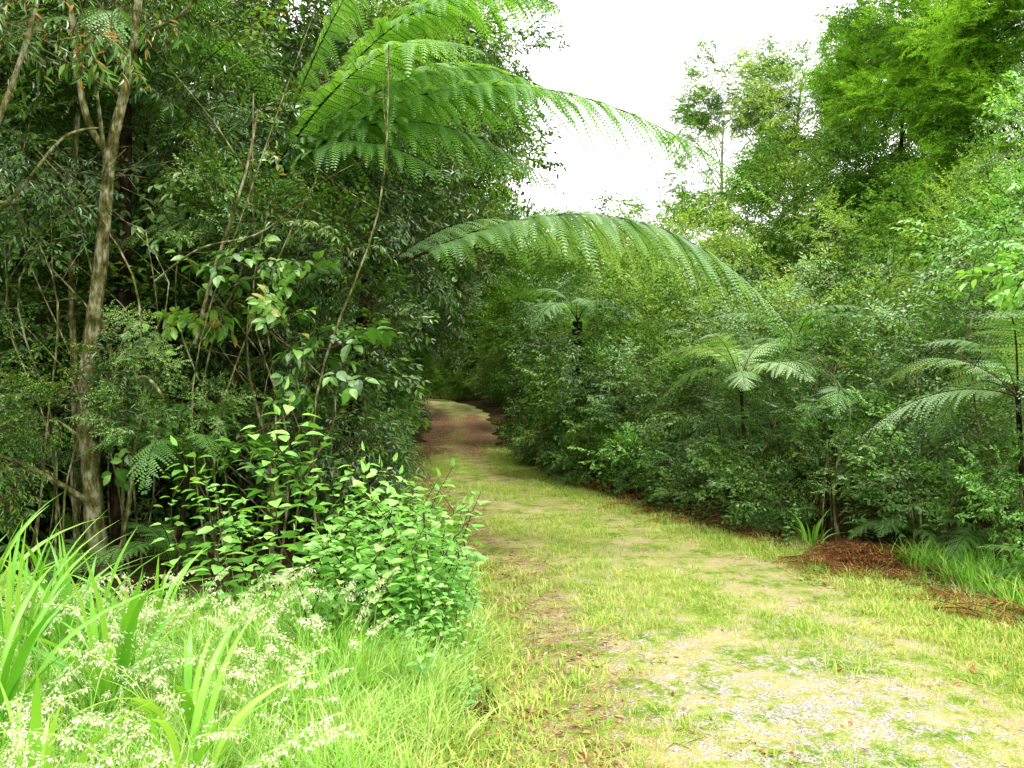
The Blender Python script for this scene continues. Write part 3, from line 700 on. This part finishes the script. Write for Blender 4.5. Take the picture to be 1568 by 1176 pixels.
field('path_edge_grass', 'short', 650, lambda y: pr(y) + random.gauss(.05, .15), 3, 20, (1, 2.0), 1.5)
field('path_edge_grass', 'short', 520, lambda y: pl(y) + random.gauss(-.1, .15), 2.5, 20, (1, 2.2), 1.5)
field('verge_tall_grass', 'tall', 620, lambda y: pl(y) - .15 - abs(random.gauss(0, 1.6)), 1.6, 5.0, (.45, 1.1))
field('verge_green_grass', 'tallgreen', 450, lambda y: pl(y) - .3 - abs(random.gauss(0, 1.5)), 1.8, 5.2, (.5, 1.2))
field('verge_tall_grass', 'tall', 70, lambda y: pr(y) + .15 + abs(random.gauss(0, .3)), 3, 8, (.3, .6))
field('verge_green_grass', 'tallgreen', 160, lambda y: pr(y) + .4 + abs(random.gauss(0, .4)), 4.5, 6.8, (.5, 1.0))
field('grass_seed_heads', 'seed', 300, lambda y: pl(y) - .5 - abs(random.gauss(0, 1.4)), 2.0, 4.6, (.6, 1.15))
field('fallen_leaves', 'litter', 1000, lambda y: pl(y) + random.gauss(.3, .35), 3, 28, (.4, .9), 1.3, .025)
field('fallen_leaves', 'litter', 500, lambda y: pr(y) + random.gauss(.3, .35), 4, 22, (.5, 1.2), 1.3, .02)
field('fallen_leaves', 'litter', 900, lambda y: R(pl(y), pr(y)), 2, 16, (.3, .7), 1.3, .025)
P = []; Rr = []; S = []
for i in range(200):
    x = random.gauss(3.0, .3); y = random.gauss(6.9, .22); P.append((x, y, H(x, y) + .13 * math.exp(-((x - 3.0) / .35) ** 2 - ((y - 6.9) / .28) ** 2)))
    Rr.append((R(-.5, .5), R(-.4, .4), R(0, 6.28))); S.append(R(.4, .9))
for i in range(420):
    y = 5.2 + 8.5 * random.random() ** 1.2; x = pr(y) + random.gauss(.32, .2) + .1; P.append((x, y, H(x, y) + R(0, .05))); Rr.append((R(-.4, .4), R(-.3, .3), R(0, 6.28))); S.append(R(.4, 1.0))
scatter('dead_fern_litter', 'deadfern', P, Rr, S)
print('INSTANCES', NINST)

# ------------------------------------------------------------ world, sun, camera
w = bpy.data.worlds.new('World'); scene.world = w; w.use_nodes = True
nt = w.node_tree; nt.nodes.clear()
sky = nn(nt, 'ShaderNodeTexSky', sky_type='NISHITA'); sky.sun_disc = False
sky.sun_elevation = math.radians(58); sky.sun_rotation = math.radians(150); sky.dust_density = 6; sky.air_density = 1.2
mx = nn(nt, 'ShaderNodeMix', data_type='RGBA'); mx.inputs[0].default_value = .9
nt.links.new(sky.outputs[0], mx.inputs[6]); mx.inputs[7].default_value = (26, 26, 25.5, 1)
bg = nn(nt, 'ShaderNodeBackground'); bg.inputs[1].default_value = .15
nt.links.new(mx.outputs[2], bg.inputs[0]); o = nn(nt, 'ShaderNodeOutputWorld'); nt.links.new(bg.outputs[0], o.inputs[0])
sl = bpy.data.lights.new('sun', 'SUN'); sl.energy = 2.8; sl.angle = math.radians(12); sl.color = (1, .96, .88)
so = bpy.data.objects.new('sun', sl); scene.collection.objects.link(so)
az = math.radians(150); el = math.radians(58)
sd = V((math.sin(az) * math.cos(el), math.cos(az) * math.cos(el), math.sin(el)))
so.rotation_euler = sd.to_track_quat('Z', 'Y').to_euler(); so.location = sd * 30
cam = bpy.data.cameras.new('camera'); cam.lens = 28; cam.clip_end = 2000
co = bpy.data.objects.new('camera', cam); scene.collection.objects.link(co)
co.location = (0, 0, 1.6); co.rotation_euler = (math.radians(90), 0, 0); scene.camera = co
scene.view_settings.view_transform = 'Standard'; scene.view_settings.look = 'None'
scene.view_settings.exposure = 0; scene.view_settings.gamma = 1
